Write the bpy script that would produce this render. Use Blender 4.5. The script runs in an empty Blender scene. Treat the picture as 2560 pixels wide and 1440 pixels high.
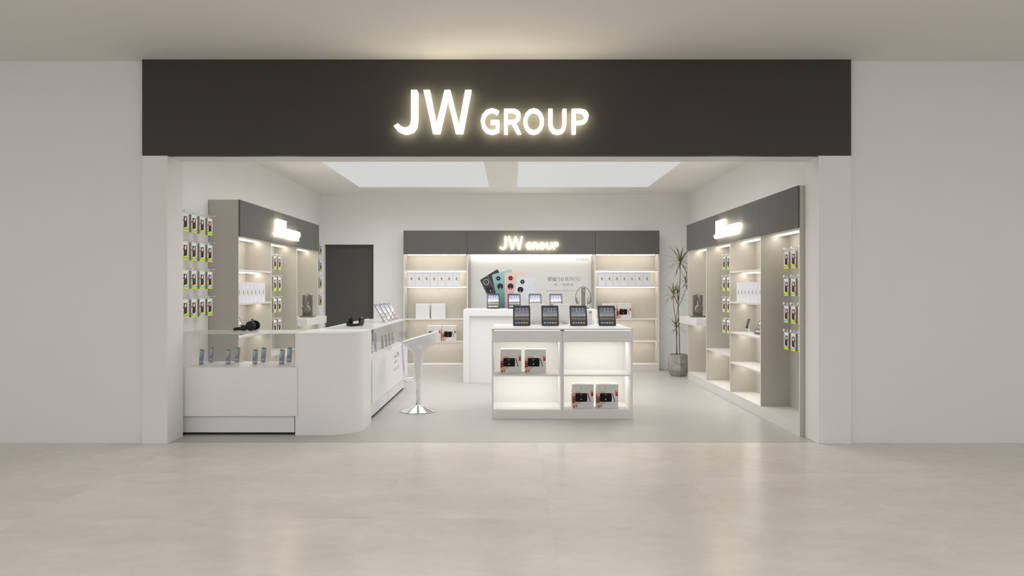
import bpy, math, random
from mathutils import Matrix, Vector
random.seed(7)
R = math.radians
PI = math.pi
F = 2560 * 25.0 / 36.0          # focal length in pixels of the 2560x1440 frame
CAMZ = 1.32
C = bpy.context.scene.collection
I4 = Matrix.Identity(4)

# ------------------------------------------------------------------ materials
def lin(c):
    def f(v):
        v = v / 255.0
        return v / 12.92 if v <= 0.04045 else ((v + 0.055) / 1.055) ** 2.4
    return tuple(f(v) for v in c)

def mat(name, col=(0.8, 0.8, 0.8), rough=0.5, metal=0.0, spec=0.5, coat=0.0, emit=None, es=0.0):
    m = bpy.data.materials.new(name); m.use_nodes = True
    b = m.node_tree.nodes['Principled BSDF']
    b.inputs['Base Color'].default_value = (*col, 1)
    b.inputs['Roughness'].default_value = rough
    b.inputs['Metallic'].default_value = metal
    b.inputs['Specular IOR Level'].default_value = spec
    b.inputs['Coat Weight'].default_value = coat
    b.inputs['Coat Roughness'].default_value = 0.05
    if emit:
        b.inputs['Emission Color'].default_value = (*emit, 1)
        b.inputs['Emission Strength'].default_value = es
    return m

def noisy(name, c1, c2, scale, rough=0.5, detail=4.0, bump=0.0, stretch=(1, 1, 1), spec=0.5):
    m = mat(name, c1, rough, spec=spec)
    nt = m.node_tree; b = nt.nodes['Principled BSDF']
    tc = nt.nodes.new('ShaderNodeTexCoord'); mp = nt.nodes.new('ShaderNodeMapping')
    mp.inputs['Scale'].default_value = stretch
    nz = nt.nodes.new('ShaderNodeTexNoise'); nz.inputs['Scale'].default_value = scale; nz.inputs['Detail'].default_value = detail
    rp = nt.nodes.new('ShaderNodeValToRGB')
    rp.color_ramp.elements[0].position = 0.3; rp.color_ramp.elements[0].color = (*c1, 1)
    rp.color_ramp.elements[1].position = 0.7; rp.color_ramp.elements[1].color = (*c2, 1)
    nt.links.new(tc.outputs['Object'], mp.inputs['Vector']); nt.links.new(mp.outputs[0], nz.inputs['Vector'])
    nt.links.new(nz.outputs['Fac'], rp.inputs[0]); nt.links.new(rp.outputs[0], b.inputs['Base Color'])
    if bump:
        bp = nt.nodes.new('ShaderNodeBump'); bp.inputs['Strength'].default_value = bump; bp.inputs['Distance'].default_value = 0.01
        nt.links.new(nz.outputs['Fac'], bp.inputs['Height']); nt.links.new(bp.outputs[0], b.inputs['Normal'])
    return m

def print_mat(name, rough=0.4, coat=0.0):
    m = mat(name, rough=rough, coat=coat, spec=0.2)
    nt = m.node_tree
    a = nt.nodes.new('ShaderNodeAttribute'); a.attribute_name = 'Col'
    nt.links.new(a.outputs['Color'], nt.nodes['Principled BSDF'].inputs['Base Color'])
    return m

def glass_mat(name, tint=(0.965, 0.965, 0.96), f0=0.045, rough=0.0, grazing=0.4, frost_sheen=0.0):
    m = bpy.data.materials.new(name); m.use_nodes = True
    nt = m.node_tree; nt.nodes.clear()
    o = nt.nodes.new('ShaderNodeOutputMaterial'); mx = nt.nodes.new('ShaderNodeMixShader')
    lw = nt.nodes.new('ShaderNodeLayerWeight'); lw.inputs['Blend'].default_value = 0.5
    pw = nt.nodes.new('ShaderNodeMath'); pw.operation = 'POWER'; pw.inputs[1].default_value = 5.0
    fr = nt.nodes.new('ShaderNodeMath'); fr.operation = 'MULTIPLY_ADD'; fr.inputs[1].default_value = grazing; fr.inputs[2].default_value = f0
    nt.links.new(lw.outputs['Facing'], pw.inputs[0]); nt.links.new(pw.outputs[0], fr.inputs[0])
    t = nt.nodes.new('ShaderNodeBsdfTransparent'); t.inputs['Color'].default_value = (*tint, 1)
    g = nt.nodes.new('ShaderNodeBsdfGlossy'); g.inputs['Roughness'].default_value = rough
    nt.links.new(fr.outputs[0], mx.inputs[0]); nt.links.new(t.outputs[0], mx.inputs[1])
    nt.links.new(g.outputs[0], mx.inputs[2])
    if frost_sheen:  # white mix: frosting on acrylic, painted pale sheen on counter tops
        df = nt.nodes.new('ShaderNodeBsdfDiffuse'); df.inputs['Color'].default_value = (0.85, 0.85, 0.85, 1)
        m2 = nt.nodes.new('ShaderNodeMixShader'); m2.inputs[0].default_value = frost_sheen
        nt.links.new(mx.outputs[0], m2.inputs[1]); nt.links.new(df.outputs[0], m2.inputs[2]); mx = m2
    nt.links.new(mx.outputs[0], o.inputs['Surface'])
    return m

def tile_mat(name):
    m = mat(name, rough=0.2, spec=0.16)
    nt = m.node_tree; N = nt.nodes; L = nt.links; b = N['Principled BSDF']
    tc = N.new('ShaderNodeTexCoord')
    sub = N.new('ShaderNodeVectorMath'); sub.operation = 'SUBTRACT'; sub.inputs[1].default_value = (0.22, 6.064, 0)
    fl = N.new('ShaderNodeVectorMath'); fl.operation = 'FLOOR'
    wn = N.new('ShaderNodeTexWhiteNoise'); wn.noise_dimensions = '3D'
    L.new(tc.outputs['Object'], sub.inputs[0]); L.new(sub.outputs[0], fl.inputs[0]); L.new(fl.outputs[0], wn.inputs['Vector'])
    mp = N.new('ShaderNodeMapping'); mp.inputs['Scale'].default_value = (1.0, 1.9, 1)
    off = N.new('ShaderNodeVectorMath'); off.operation = 'MULTIPLY_ADD'; off.inputs[1].default_value = (17, 23, 9)
    L.new(wn.outputs['Color'], off.inputs[0]); L.new(sub.outputs[0], off.inputs[2]); L.new(off.outputs[0], mp.inputs['Vector'])
    def nz(scale, detail, rough):
        n = N.new('ShaderNodeTexNoise'); n.inputs['Scale'].default_value = scale
        n.inputs['Detail'].default_value = detail; n.inputs['Roughness'].default_value = rough
        L.new(mp.outputs[0], n.inputs['Vector']); return n
    n1, n2, n3 = nz(1.3, 5, 0.6), nz(7, 6, 0.65), nz(90, 2, 0.5)
    def mth(op, a, bb):
        n = N.new('ShaderNodeMath'); n.operation = op
        for i, v in enumerate((a, bb)):
            if isinstance(v, (int, float)): n.inputs[i].default_value = v
            else: L.new(v, n.inputs[i])
        return n.outputs[0]
    s = mth('MULTIPLY', n1.outputs['Fac'], 0.55)
    s = mth('ADD', s, mth('MULTIPLY', n2.outputs['Fac'], 0.26))
    s = mth('ADD', s, mth('MULTIPLY', n3.outputs['Fac'], 0.17))
    s = mth('ADD', s, mth('MULTIPLY', mth('SUBTRACT', wn.outputs['Value'], 0.5), 0.05))
    rp = N.new('ShaderNodeValToRGB')
    e = rp.color_ramp.elements
    e[0].position = 0.26; e[0].color = (*lin((208, 199, 189)), 1)
    e[1].position = 0.74; e[1].color = (*lin((235, 229, 222)), 1)
    k = e.new(0.5); k.color = (*lin((222, 214, 205)), 1)
    L.new(s, rp.inputs[0])
    # hair-thin grout line
    fr = N.new('ShaderNodeVectorMath'); fr.operation = 'FRACTION'; L.new(sub.outputs[0], fr.inputs[0])
    sx = N.new('ShaderNodeSeparateXYZ'); L.new(fr.outputs[0], sx.inputs[0])
    g = mth('MAXIMUM', mth('LESS_THAN', sx.outputs[0], 0.0025), mth('LESS_THAN', sx.outputs[1], 0.003))
    mx = N.new('ShaderNodeMix'); mx.data_type = 'RGBA'
    L.new(mth('MULTIPLY', g, 0.09), mx.inputs[0]); L.new(rp.outputs[0], mx.inputs[6]); mx.inputs[7].default_value = (0.25, 0.22, 0.2, 1)
    L.new(mx.outputs[2], b.inputs['Base Color'])
    L.new(mth('ADD', mth('MULTIPLY', n2.outputs['Fac'], 0.08), 0.19), b.inputs['Roughness'])
    return m

M = {}
M['wall'] = noisy('wall_paint', (0.83, 0.82, 0.805), (0.84, 0.83, 0.815), 3.0, 0.6)
M['ceil'] = noisy('ceiling_paint', (0.75, 0.725, 0.70), (0.76, 0.735, 0.71), 2.0, 0.7)
M['wallin'] = noisy('wall_paint_lit', (0.885, 0.88, 0.87), (0.895, 0.89, 0.88), 3.0, 0.6)  # wall paint made lighter, the shop's stronger light put into its colour
M['ceilin'] = noisy('ceiling_paint_lit', (0.86, 0.84, 0.81), (0.87, 0.85, 0.82), 2.0, 0.7)  # ceiling paint likewise lightened to carry the brighter shop light
M['tile'] = tile_mat('hall_tile')
M['shopfloor'] = noisy('shop_floor', (0.475, 0.456, 0.436), (0.50, 0.481, 0.461), 1.6, 0.36, stretch=(1, 2.2, 1))
M['fascia'] = noisy('fascia_metal', (0.055, 0.051, 0.045), (0.058, 0.054, 0.048), 2.0, 0.5, spec=0.3)
M['header'] = noisy('header_laminate', (0.128, 0.124, 0.116), (0.133, 0.129, 0.121), 4.0, 0.55, spec=0.15)
M['door'] = noisy('door_laminate', (0.095, 0.09, 0.08), (0.10, 0.094, 0.084), 4.0, 0.5, spec=0.3)
M['taupe'] = noisy('taupe_laminate', (0.52, 0.488, 0.432), (0.54, 0.508, 0.452), 5.0, 0.45)
M['white'] = noisy('white_laminate', (0.905, 0.90, 0.89), (0.915, 0.91, 0.90), 4.0, 0.32)
M['edge'] = noisy('pale_edge_laminate', (0.74, 0.72, 0.69), (0.755, 0.735, 0.705), 5.0, 0.4)
M['grey_front'] = noisy('grey_front_laminate', (0.85, 0.835, 0.815), (0.86, 0.845, 0.825), 5.0, 0.35)
M['led'] = mat('led_strip', (1, 1, 1), 0.5, emit=(1.0, 0.95, 0.86), es=12.0)
M['led_soft'] = mat('led_strip_soft', (1, 1, 1), 0.5, emit=(1.0, 0.95, 0.85), es=9.5)
M['led_line'] = mat('led_line', (1, 1, 1), 0.5, emit=(1.0, 0.93, 0.82), es=1.1)
M['letter'] = mat('lit_acrylic', (1, 1, 1), 0.5, emit=(1.0, 0.95, 0.80), es=3.2)
M['letter_halo'] = mat('lit_acrylic_halo', (1, 1, 1), 0.5, emit=(1.0, 0.91, 0.66), es=8.5)
M['letter_small'] = mat('lit_acrylic_small', (1, 1, 1), 0.5, emit=(1.0, 0.95, 0.80), es=4.0)
M['panel'] = mat('light_diffuser', (0.05, 0.05, 0.05), 0.6, spec=0.1, emit=(1.0, 1.0, 1.0), es=0.60)
M['black'] = mat('black_plastic', (0.012, 0.012, 0.012), 0.45, spec=0.35)
M['blackmatte'] = mat('black_foam', (0.008, 0.008, 0.008), 0.8, spec=0.2)
M['top'] = noisy('countertop_laminate', (0.65, 0.645, 0.635), (0.66, 0.655, 0.645), 5.0, 0.4)
M['gap'] = mat('dark_recess', (0.015, 0.015, 0.015), 0.8)
M['chrome'] = mat('chrome', (0.92, 0.92, 0.92), 0.06, 1.0)
M['steel'] = mat('steel_wire', (0.75, 0.75, 0.74), 0.25, 1.0)
M['gloss'] = mat('gloss_white_plastic', (0.84, 0.84, 0.835), 0.18, coat=0.3)
M['silver'] = mat('brushed_aluminium', (0.80, 0.80, 0.80), 0.42, 0.55)
M['bezel'] = mat('dark_bezel', (0.045, 0.041, 0.036), 0.25, coat=0.3)
M['phonebody'] = mat('space_grey', (0.20, 0.195, 0.19), 0.35, 0.5)
M['phoneback'] = mat('silver_grey', (0.50, 0.50, 0.51), 0.35, 0.4)
M['brown'] = noisy('brown_metal', (0.17, 0.145, 0.125), (0.19, 0.162, 0.14), 20.0, 0.38)
M['browndark'] = mat('brown_metal_dark', (0.075, 0.062, 0.055), 0.4)
M['cushion'] = mat('pale_cushion', (0.72, 0.70, 0.68), 0.55)
M['earpad'] = mat('ear_cushion', (0.42, 0.40, 0.38), 0.5)
M['cushiongrey'] = mat('grey_cushion', (0.34, 0.32, 0.31), 0.5)
M['whiteplastic'] = mat('white_plastic', (0.82, 0.82, 0.81), 0.35)
M['card'] = mat('white_card', (0.84, 0.84, 0.84), 0.45)
M['board'] = mat('poster_board', (0.70, 0.695, 0.685), 0.5)
M['boxwhite'] = mat('cool_white_card', (0.80, 0.80, 0.83), 0.45)
M['kraft'] = mat('kraft_edge', (0.56, 0.50, 0.38), 0.6)
M['yellow'] = mat('yellow_card', (0.95, 0.85, 0.01), 0.5)
M['print'] = print_mat('printed_card', 0.5)
M['screen'] = print_mat('glass_screen', 0.25, 0.35)
M['glass'] = glass_mat('clear_glass', grazing=0.15)
M['glasstop'] = glass_mat('counter_glass_top', (0.97, 0.97, 0.965), 0.05, 0.3, 0.6, 0.2)  # white mixed in to paint the pale wall reflection
M['acrylic'] = glass_mat('clear_acrylic', (0.97, 0.97, 0.97), 0.04, 0.08, 0.3, 0.3)
M['concrete'] = noisy('concrete', (0.26, 0.24, 0.215), (0.46, 0.435, 0.405), 9.0, 0.8, 8.0, bump=0.15, stretch=(1, 1, 1.6))
M['soil'] = noisy('soil', (0.03, 0.022, 0.016), (0.06, 0.045, 0.03), 40.0, 0.9)
M['stem'] = noisy('cane', (0.15, 0.105, 0.075), (0.26, 0.19, 0.14), 30.0, 0.7)

def leaf_mat():
    m = mat('dracaena_leaf', rough=0.45)
    nt = m.node_tree
    a = nt.nodes.new('ShaderNodeAttribute'); a.attribute_name = 'Col'
    nt.links.new(a.outputs['Color'], nt.nodes['Principled BSDF'].inputs['Base Color'])
    return m
M['leaf'] = leaf_mat()

# ------------------------------------------------------------------ mesh builder
class G:
    def __init__(s):
        s.v = []; s.f = []; s.m = []; s.c = []; s.any = False
    def add(s, vs, fs, mi=0, cols=None, xf=None):
        b = len(s.v)
        for p in vs:
            p = Vector(p)
            s.v.append(xf @ p if xf else p)
        for k, f in enumerate(fs):
            s.f.append([b + i for i in f]); s.m.append(mi)
            if cols is None: s.c.append(None)
            else:
                s.any = True
                s.c.append([cols[i] for i in f])
        return s
    def box(s, x0, x1, y0, y1, z0, z1, mi=0, xf=None, front=None):
        vs = [(x0, y0, z0), (x1, y0, z0), (x1, y1, z0), (x0, y1, z0), (x0, y0, z1), (x1, y0, z1), (x1, y1, z1), (x0, y1, z1)]
        s.add(vs, [(0, 3, 2, 1), (4, 5, 6, 7), (1, 2, 6, 5), (2, 3, 7, 6), (3, 0, 4, 7), (0, 1, 5, 4)], mi, xf=xf)
        if front is not None: s.m[-1] = front
        return s
    def lathe(s, prof, n=32, mi=0, xf=None, cap=True, phase=0.0):
        vs = []; fs = []; k = len(prof)
        for i in range(n):
            a = 2 * PI * i / n + phase
            for r, z in prof: vs.append((r * math.cos(a), r * math.sin(a), z))
        for i in range(n):
            j = (i + 1) % n
            for q in range(k - 1): fs.append((i * k + q, j * k + q, j * k + q + 1, i * k + q + 1))
        if cap:
            if prof[0][0] > 1e-6: fs.append([i * k for i in range(n)][::-1])
            if prof[-1][0] > 1e-6: fs.append([i * k + k - 1 for i in range(n)])
        return s.add(vs, fs, mi, xf=xf)
    def prism(s, poly, y0, y1, mi=0, xf=None, front=None, back=None):   # polygon in x,z, thickness along y
        n = len(poly)
        vs = [(x, y0, z) for x, z in poly] + [(x, y1, z) for x, z in poly]
        fs = [list(range(n)), list(range(2 * n - 1, n - 1, -1))]
        for i in range(n):
            j = (i + 1) % n
            fs.append((i, i + n, j + n, j))
        b = len(s.m)
        s.add(vs, fs, mi, xf=xf)
        if front is not None: s.m[b] = front
        if back is not None: s.m[b + 1] = back
        return s
    def zprism(s, poly, z0, z1, mi=0, xf=None):                        # polygon in x,y
        n = len(poly)
        vs = [(x, y, z0) for x, y in poly] + [(x, y, z1) for x, y in poly]
        fs = [list(range(n))[::-1], list(range(n, 2 * n))]
        for i in range(n):
            j = (i + 1) % n
            fs.append((i, j, j + n, i + n))
        return s.add(vs, fs, mi, xf=xf)
    def sweep(s, pts, sec, mi=0, xf=None, closed=False, up=Vector((0, 0, 1)), caps=True):
        # sec: list of (a, b) offsets in side / normal directions
        pts = [Vector(p) for p in pts]; n = len(pts); k = len(sec); vs = []; fs = []
        for i, p in enumerate(pts):
            if closed: t = pts[(i + 1) % n] - pts[i - 1]
            else: t = pts[min(i + 1, n - 1)] - pts[max(i - 1, 0)]
            t.normalize()
            side = t.cross(up)
            if side.length < 1e-5: side = t.cross(Vector((1, 0, 0)))
            side.normalize(); nn = side.cross(t)
            sc = sec[i] if isinstance(sec[0], list) else sec
            for a, b in sc: vs.append(p + side * a + nn * b)
        k = len(sec[0]) if isinstance(sec[0], list) else len(sec)
        for i in range(n if closed else n - 1):
            j = (i + 1) % n
            for q in range(k):
                w = (q + 1) % k
                fs.append((i * k + q, i * k + w, j * k + w, j * k + q))
        if not closed and caps:
            fs.append(list(range(k))[::-1]); fs.append([(n - 1) * k + q for q in range(k)])
        return s.add(vs, fs, mi, xf=xf)
    def tube(s, pts, r, n=8, mi=0, xf=None, closed=False, up=Vector((0, 0, 1))):
        if isinstance(r, (int, float)): sec = [(r * math.cos(2 * PI * i / n), r * math.sin(2 * PI * i / n)) for i in range(n)]
        else: sec = [[(q * math.cos(2 * PI * i / n), q * math.sin(2 * PI * i / n)) for i in range(n)] for q in r]
        return s.sweep(pts, sec, mi, xf, closed, up)
    def build(s, name, mats, parent=None, smooth=None, bevel=0.0, seg=2):
        me = bpy.data.meshes.new(name)
        me.from_pydata([tuple(p) for p in s.v], [], s.f)
        if not isinstance(mats, (list, tuple)): mats = [mats]
        for m in mats: me.materials.append(m)
        me.polygons.foreach_set('material_index', s.m)
        if s.any:
            ca = me.color_attributes.new('Col', 'FLOAT_COLOR', 'CORNER')
            i = 0
            for cs, p in zip(s.c, me.polygons):
                for q in range(p.loop_total):
                    ca.data[p.loop_start + q].color = (*(cs[q] if cs else (0.8, 0.8, 0.8)), 1)
        if smooth is not None:
            me.shade_smooth(); me.set_sharp_from_angle(angle=R(smooth))
        me.update()
        o = bpy.data.objects.new(name, me); C.objects.link(o)
        if parent: o.parent = parent
        if bevel:
            b = o.modifiers.new('bevel', 'BEVEL'); b.width = bevel; b.segments = seg; b.limit_method = 'ANGLE'; b.angle_limit = R(40)
        return o

class Print:
    """flat printed artwork in the x,z plane facing -y; colours are the inks"""
    def __init__(s): s.p = []
    def poly(s, pts, col, layer=1): s.p.append((pts, col, layer)); return s
    def rect(s, x0, z0, x1, z1, col, layer=1, top=None):
        cols = col if top is None else [col, col, top, top]
        return s.poly([(x0, z0), (x1, z0), (x1, z1), (x0, z1)], cols, layer)
    def disc(s, x, z, r, col, layer=1, n=16, rz=None):
        rz = rz or r
        return s.poly([(x + r * math.cos(2 * PI * i / n), z + rz * math.sin(2 * PI * i / n)) for i in range(n)], col, layer)
    def rrect(s, x0, z0, x1, z1, r, col, layer=1):
        return s.poly(rrect(x0, z0, x1, z1, r), col, layer)
    def into(s, g, y=0.0, xf=None, mirror=False, mi=0, step=0.0003):
        for pts, col, layer in s.p:
            cs = [lin(c) for c in col] if isinstance(col, list) else [lin(col)] * len(pts)
            vs = [((-x if mirror else x), y - layer * step, z) for x, z in pts]
            f = list(range(len(pts)))
            if mirror: f = f[::-1]
            g.add(vs, [f], mi, cs, xf)
        return g

def rrect(x0, z0, x1, z1, r, n=5):
    pts = []
    for cx, cz, a in ((x1 - r, z0 + r, -90), (x1 - r, z1 - r, 0), (x0 + r, z1 - r, 90), (x0 + r, z0 + r, 180)):
        for i in range(n + 1):
            t = R(a + 90.0 * i / n); pts.append((cx + r * math.cos(t), cz + r * math.sin(t)))
    return pts

# ------------------------------------------------------------------ scene objects
def tag(o, label, cat, group=None):
    o['label'] = label; o['category'] = cat
    if group: o['group'] = group
    return o
def thing(name, label, cat, loc=(0, 0, 0), rz=0.0, group=None):
    o = bpy.data.objects.new(name, None); C.objects.link(o)
    o.empty_display_size = 0.1
    o.location = loc; o.rotation_euler = (0, 0, rz)
    return tag(o, label, cat, group)
def structure(o):
    o['kind'] = 'structure'; return o
KIDS = {}
def copy_tree(o):
    r = o.copy(); C.objects.link(r)
    for ch in list(o.children):
        c = ch.copy(); C.objects.link(c); c.parent = r
        for g in list(ch.children):
            d = g.copy(); C.objects.link(d); d.parent = c
    return r
class Kind:
    """first use moves the prototype itself, later uses are copies"""
    def __init__(s, make): s.make = make; s.proto = None
    def put(s, label, cat, loc, rz=0.0, group=None):
        if s.proto is None: s.proto = o = s.make()
        else: o = copy_tree(s.proto)
        o.location = loc; o.rotation_euler = (0, 0, rz)
        return tag(o, label, cat, group)

def empty(name):
    o = bpy.data.objects.new(name, None); C.objects.link(o); o.empty_display_size = 0.05
    return o

ORD = ['first', 'second', 'third', 'fourth', 'fifth', 'sixth', 'seventh', 'eighth']

# ================================================================== room shell
FX0, FX1 = -3.13, 2.87           # shop side walls
YP, YW, YI, YB = 6.017, 6.064, 6.307, 11.59
ZH, ZO, ZC = 3.254, 2.44, 2.8455
structure(G().box(-11, 11, -9, YW, -0.06, 0).build('floor', M['tile']))
structure(G().box(FX0 - 0.2, FX1 + 0.2, YW, YB + 0.3, -0.06, 0).build('floor_shop', M['shopfloor']))
structure(G().box(-11, 11, -9, YW, ZH, ZH + 0.1).build('ceiling', M['ceil']))
structure(G().box(-11, FX0, YW, YI, 0, ZH).build('wall_front_left', M['wall']))
structure(G().box(FX1, 11, YW, YI, 0, ZH).build('wall_front_right', M['wall']))
structure(G().box(FX0, -2.917, YP, YI, 0, ZO).build('pillar_left', M['wall'], bevel=0.003))
structure(G().box(2.596, FX1, YP, YI, 0, ZO).build('pillar_right', M['wall'], bevel=0.003))
structure(G().box(FX0, FX1, YP + 0.055, YI, ZO, ZH).build('wall_over_opening', M['ceil']))
structure(G().box(FX0, FX1, YP - 0.001, YP + 0.055, ZO, ZH).build('trim_1', M['fascia'], bevel=0.002))
structure(G().box(FX0 - 0.2, FX0, YI, YB + 0.2, 0, ZC + 0.2).build('wall_left', M['wallin']))
structure(G().box(FX1, FX1 + 0.2, YI, YB + 0.2, 0, ZC + 0.2).build('wall_right', M['wallin']))
DX0, DX1, DZ = -3.061, -2.258, 2.029
g = G()
g.box(FX0, DX0, YB, YB + 0.2, 0, ZC); g.box(DX1, FX1, YB, YB + 0.2, 0, ZC); g.box(DX0, DX1, YB, YB + 0.2, DZ, ZC)
structure(g.build('wall_back', M['wallin']))
structure(G().box(DX0, DX1, YB + 0.09, YB + 0.13, 0, DZ).build('door_1', M['door']))
# shop ceiling with two recessed openings for the light panels
LX = [(-2.312, -0.339), (0.073, 2.058)]
LY0, LY1 = 7.0, 10.76
g = G(); z0, z1 = ZC, ZC + 0.1
g.box(FX0, FX1, YI, LY0, z0, z1); g.box(FX0, FX1, LY1, YB + 0.2, z0, z1)
g.box(FX0, LX[0][0], LY0, LY1, z0, z1); g.box(LX[0][1], LX[1][0], LY0, LY1, z0, z1); g.box(LX[1][1], FX1, LY0, LY1, z0, z1)
structure(g.build('ceiling_shop', M['ceilin']))
for i, (a, b) in enumerate(LX):
    t = thing('ceiling_light', ['large white ceiling light panel on the door side of the shop', 'large white ceiling light panel on the plant side of the shop'][i],
              'ceiling light', ((a + b) / 2, (LY0 + LY1) / 2, ZC), 0, 'flat ceiling light panels')
    w, d = (b - a) / 2, (LY1 - LY0) / 2
    G().box(-w + 0.004, w - 0.004, -d + 0.004, d - 0.004, 0.001, 0.02).build('diffuser', M['panel'], t)
    fr = G()
    for s in (-1, 1):
        fr.box(min(s * w, s * (w - 0.004)), max(s * w, s * (w - 0.004)), -d, d, 0.0005, 0.03)
        fr.box(-w, w, min(s * d, s * (d - 0.004)), max(s * d, s * (d - 0.004)), 0.0005, 0.03)
    fr.build('frame', M['white'], t)

# ================================================================== signs
GL = {}
GL['J'] = ([(322,165),(390,165),(400,185),(400,520),(388,605),(350,660),(265,687),(230,680),(165,650),(115,592),(165,560),(200,595),(245,612),(290,600),(310,580),(322,520)], [])
GL['W'] = ([(468,165),(542,165),(620,575),(718,165),(785,165),(888,580),(963,165),(1035,165),(935,678),(850,678),(755,280),(662,678),(580,678)], [])
GL['G'] = ([(1362,415),(1340,455),(1310,435),(1278,428),(1235,440),(1205,475),(1190,530),(1205,590),(1235,625),(1278,642),(1310,635),(1325,625),(1325,567),(1265,567),(1265,520),(1367,520),(1367,655),(1330,675),(1278,687),(1210,668),(1165,615),(1145,530),(1165,455),(1215,400),(1278,382),(1330,395)], [])
GL['R'] = ([(1423,388),(1545,388),(1590,405),(1617,440),(1617,485),(1600,520),(1560,550),(1627,683),(1580,683),(1515,562),(1467,562),(1467,683),(1423,683)],
           [(1467,428),(1535,430),(1565,445),(1573,470),(1565,500),(1540,520),(1467,522)])
def ell(cx, cy, rx, ry, n=14):
    return [(cx + rx * math.sin(2 * PI * i / n), cy - ry * math.cos(2 * PI * i / n)) for i in range(n)]
GL['O'] = (ell(1775, 535, 122, 153), ell(1775, 535, 78, 108))
GL['U'] = ([(1950,388),(1997,388),(1997,560),(2005,605),(2025,632),(2057,641),(2090,632),(2110,600),(2118,560),(2118,388),(2162,388),(2162,565),(2150,630),(2115,672),(2057,687),(2000,672),(1962,625),(1950,565)], [])
GL['P'] = ([(2228,388),(2330,388),(2390,402),(2420,440),(2425,475),(2410,530),(2370,560),(2320,570),(2273,572),(2273,683),(2228,683)],
           [(2273,428),(2330,430),(2362,445),(2378,480),(2365,515),(2330,530),(2273,533)])

def curve_mesh(name, loops, depth):
    cu = bpy.data.curves.new(name, 'CURVE'); cu.dimensions = '2D'; cu.fill_mode = 'BOTH'; cu.extrude = depth / 2
    for lp in loops:
        sp = cu.splines.new('POLY'); sp.points.add(len(lp) - 1); sp.use_cyclic_u = True
        for p, (x, y) in zip(sp.points, lp): p.co = (x, y, 0, 1)
    o = bpy.data.objects.new(name, cu); C.objects.link(o)
    me = bpy.data.meshes.new_from_object(o.evaluated_get(bpy.context.evaluated_depsgraph_get()))
    bpy.data.objects.remove(o); bpy.data.curves.remove(cu)
    return me

def make_sign(label, loc, rz, unit, depth, gap, strength_mat, group):
    """origin: middle of the baseline on the board the letters stand on; letters face -y"""
    t = thing('illuminated_sign', label, 'sign', loc, rz, group)
    for ch in 'JWGROUP':
        out, hole = GL[ch]
        loops = [[((x - 1270) * unit, (683 - y) * unit) for x, y in lp] for lp in (out, hole) if lp]
        me = curve_mesh('letter', loops, depth)
        me.transform(Matrix.Translation((0, -gap - depth / 2, 0)) @ Matrix.Rotation(PI / 2, 4, 'X'))
        me.materials.clear(); me.materials.append(strength_mat); me.materials.append(M['letter_halo'])
        me.update()
        for p in me.polygons: p.material_index = 0 if p.normal.y < -0.9 else 1
        o = bpy.data.objects.new('letter', me); C.objects.link(o); o.parent = t
        # two stand-off pins to the board
        xs = [p[0] for p in loops[0]]; zs = [p[1] for p in loops[0]]
        for z in (min(zs) + 0.1 * (max(zs) - min(zs)), max(zs) - 0.05 * (max(zs) - min(zs))):
            cx = (min(xs) + max(xs)) / 2 if ch not in 'JUP' else (max(xs) - 0.03 * unit / 0.0007 if ch != 'P' else min(xs) + 0.015)
            if ch == 'U': cx = max(xs) - 0.015 * unit / 0.0007 * 1.0
            G().tube([(cx, 0, z), (cx, -gap - depth * 0.3, z)], 0.003, 6).build('pin', M['steel'], o)
    return t
SU = 0.000407
make_sign('big glowing JW GROUP letters on the dark shopfront fascia', (( 960 + 1270 / 4.7407 - 1280) * 5.955 / F, YP - 0.001, CAMZ + (720 - 190 - 683 / 4.7407) * 5.955 / F),
          0, 5.955 / F / 4.7407, 0.045, 0.02, M['letter'], 'glowing shop name signs')
make_sign('small glowing JW GROUP letters on the back wall cabinet header', (0.2676, 11.272, 1.925), 0, SU, 0.036, 0.012, M['letter_small'], 'glowing shop name signs')
make_sign('small glowing JW GROUP letters on the left wall cabinet header', (-2.802, 8.79, 1.925), PI / 2, SU, 0.036, 0.012, M['letter_small'], 'glowing shop name signs')
make_sign('small glowing JW GROUP letters on the right wall cabinet header', (2.537, 8.31, 1.925), -PI / 2, SU, 0.036, 0.012, M['letter_small'], 'glowing shop name signs')

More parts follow.
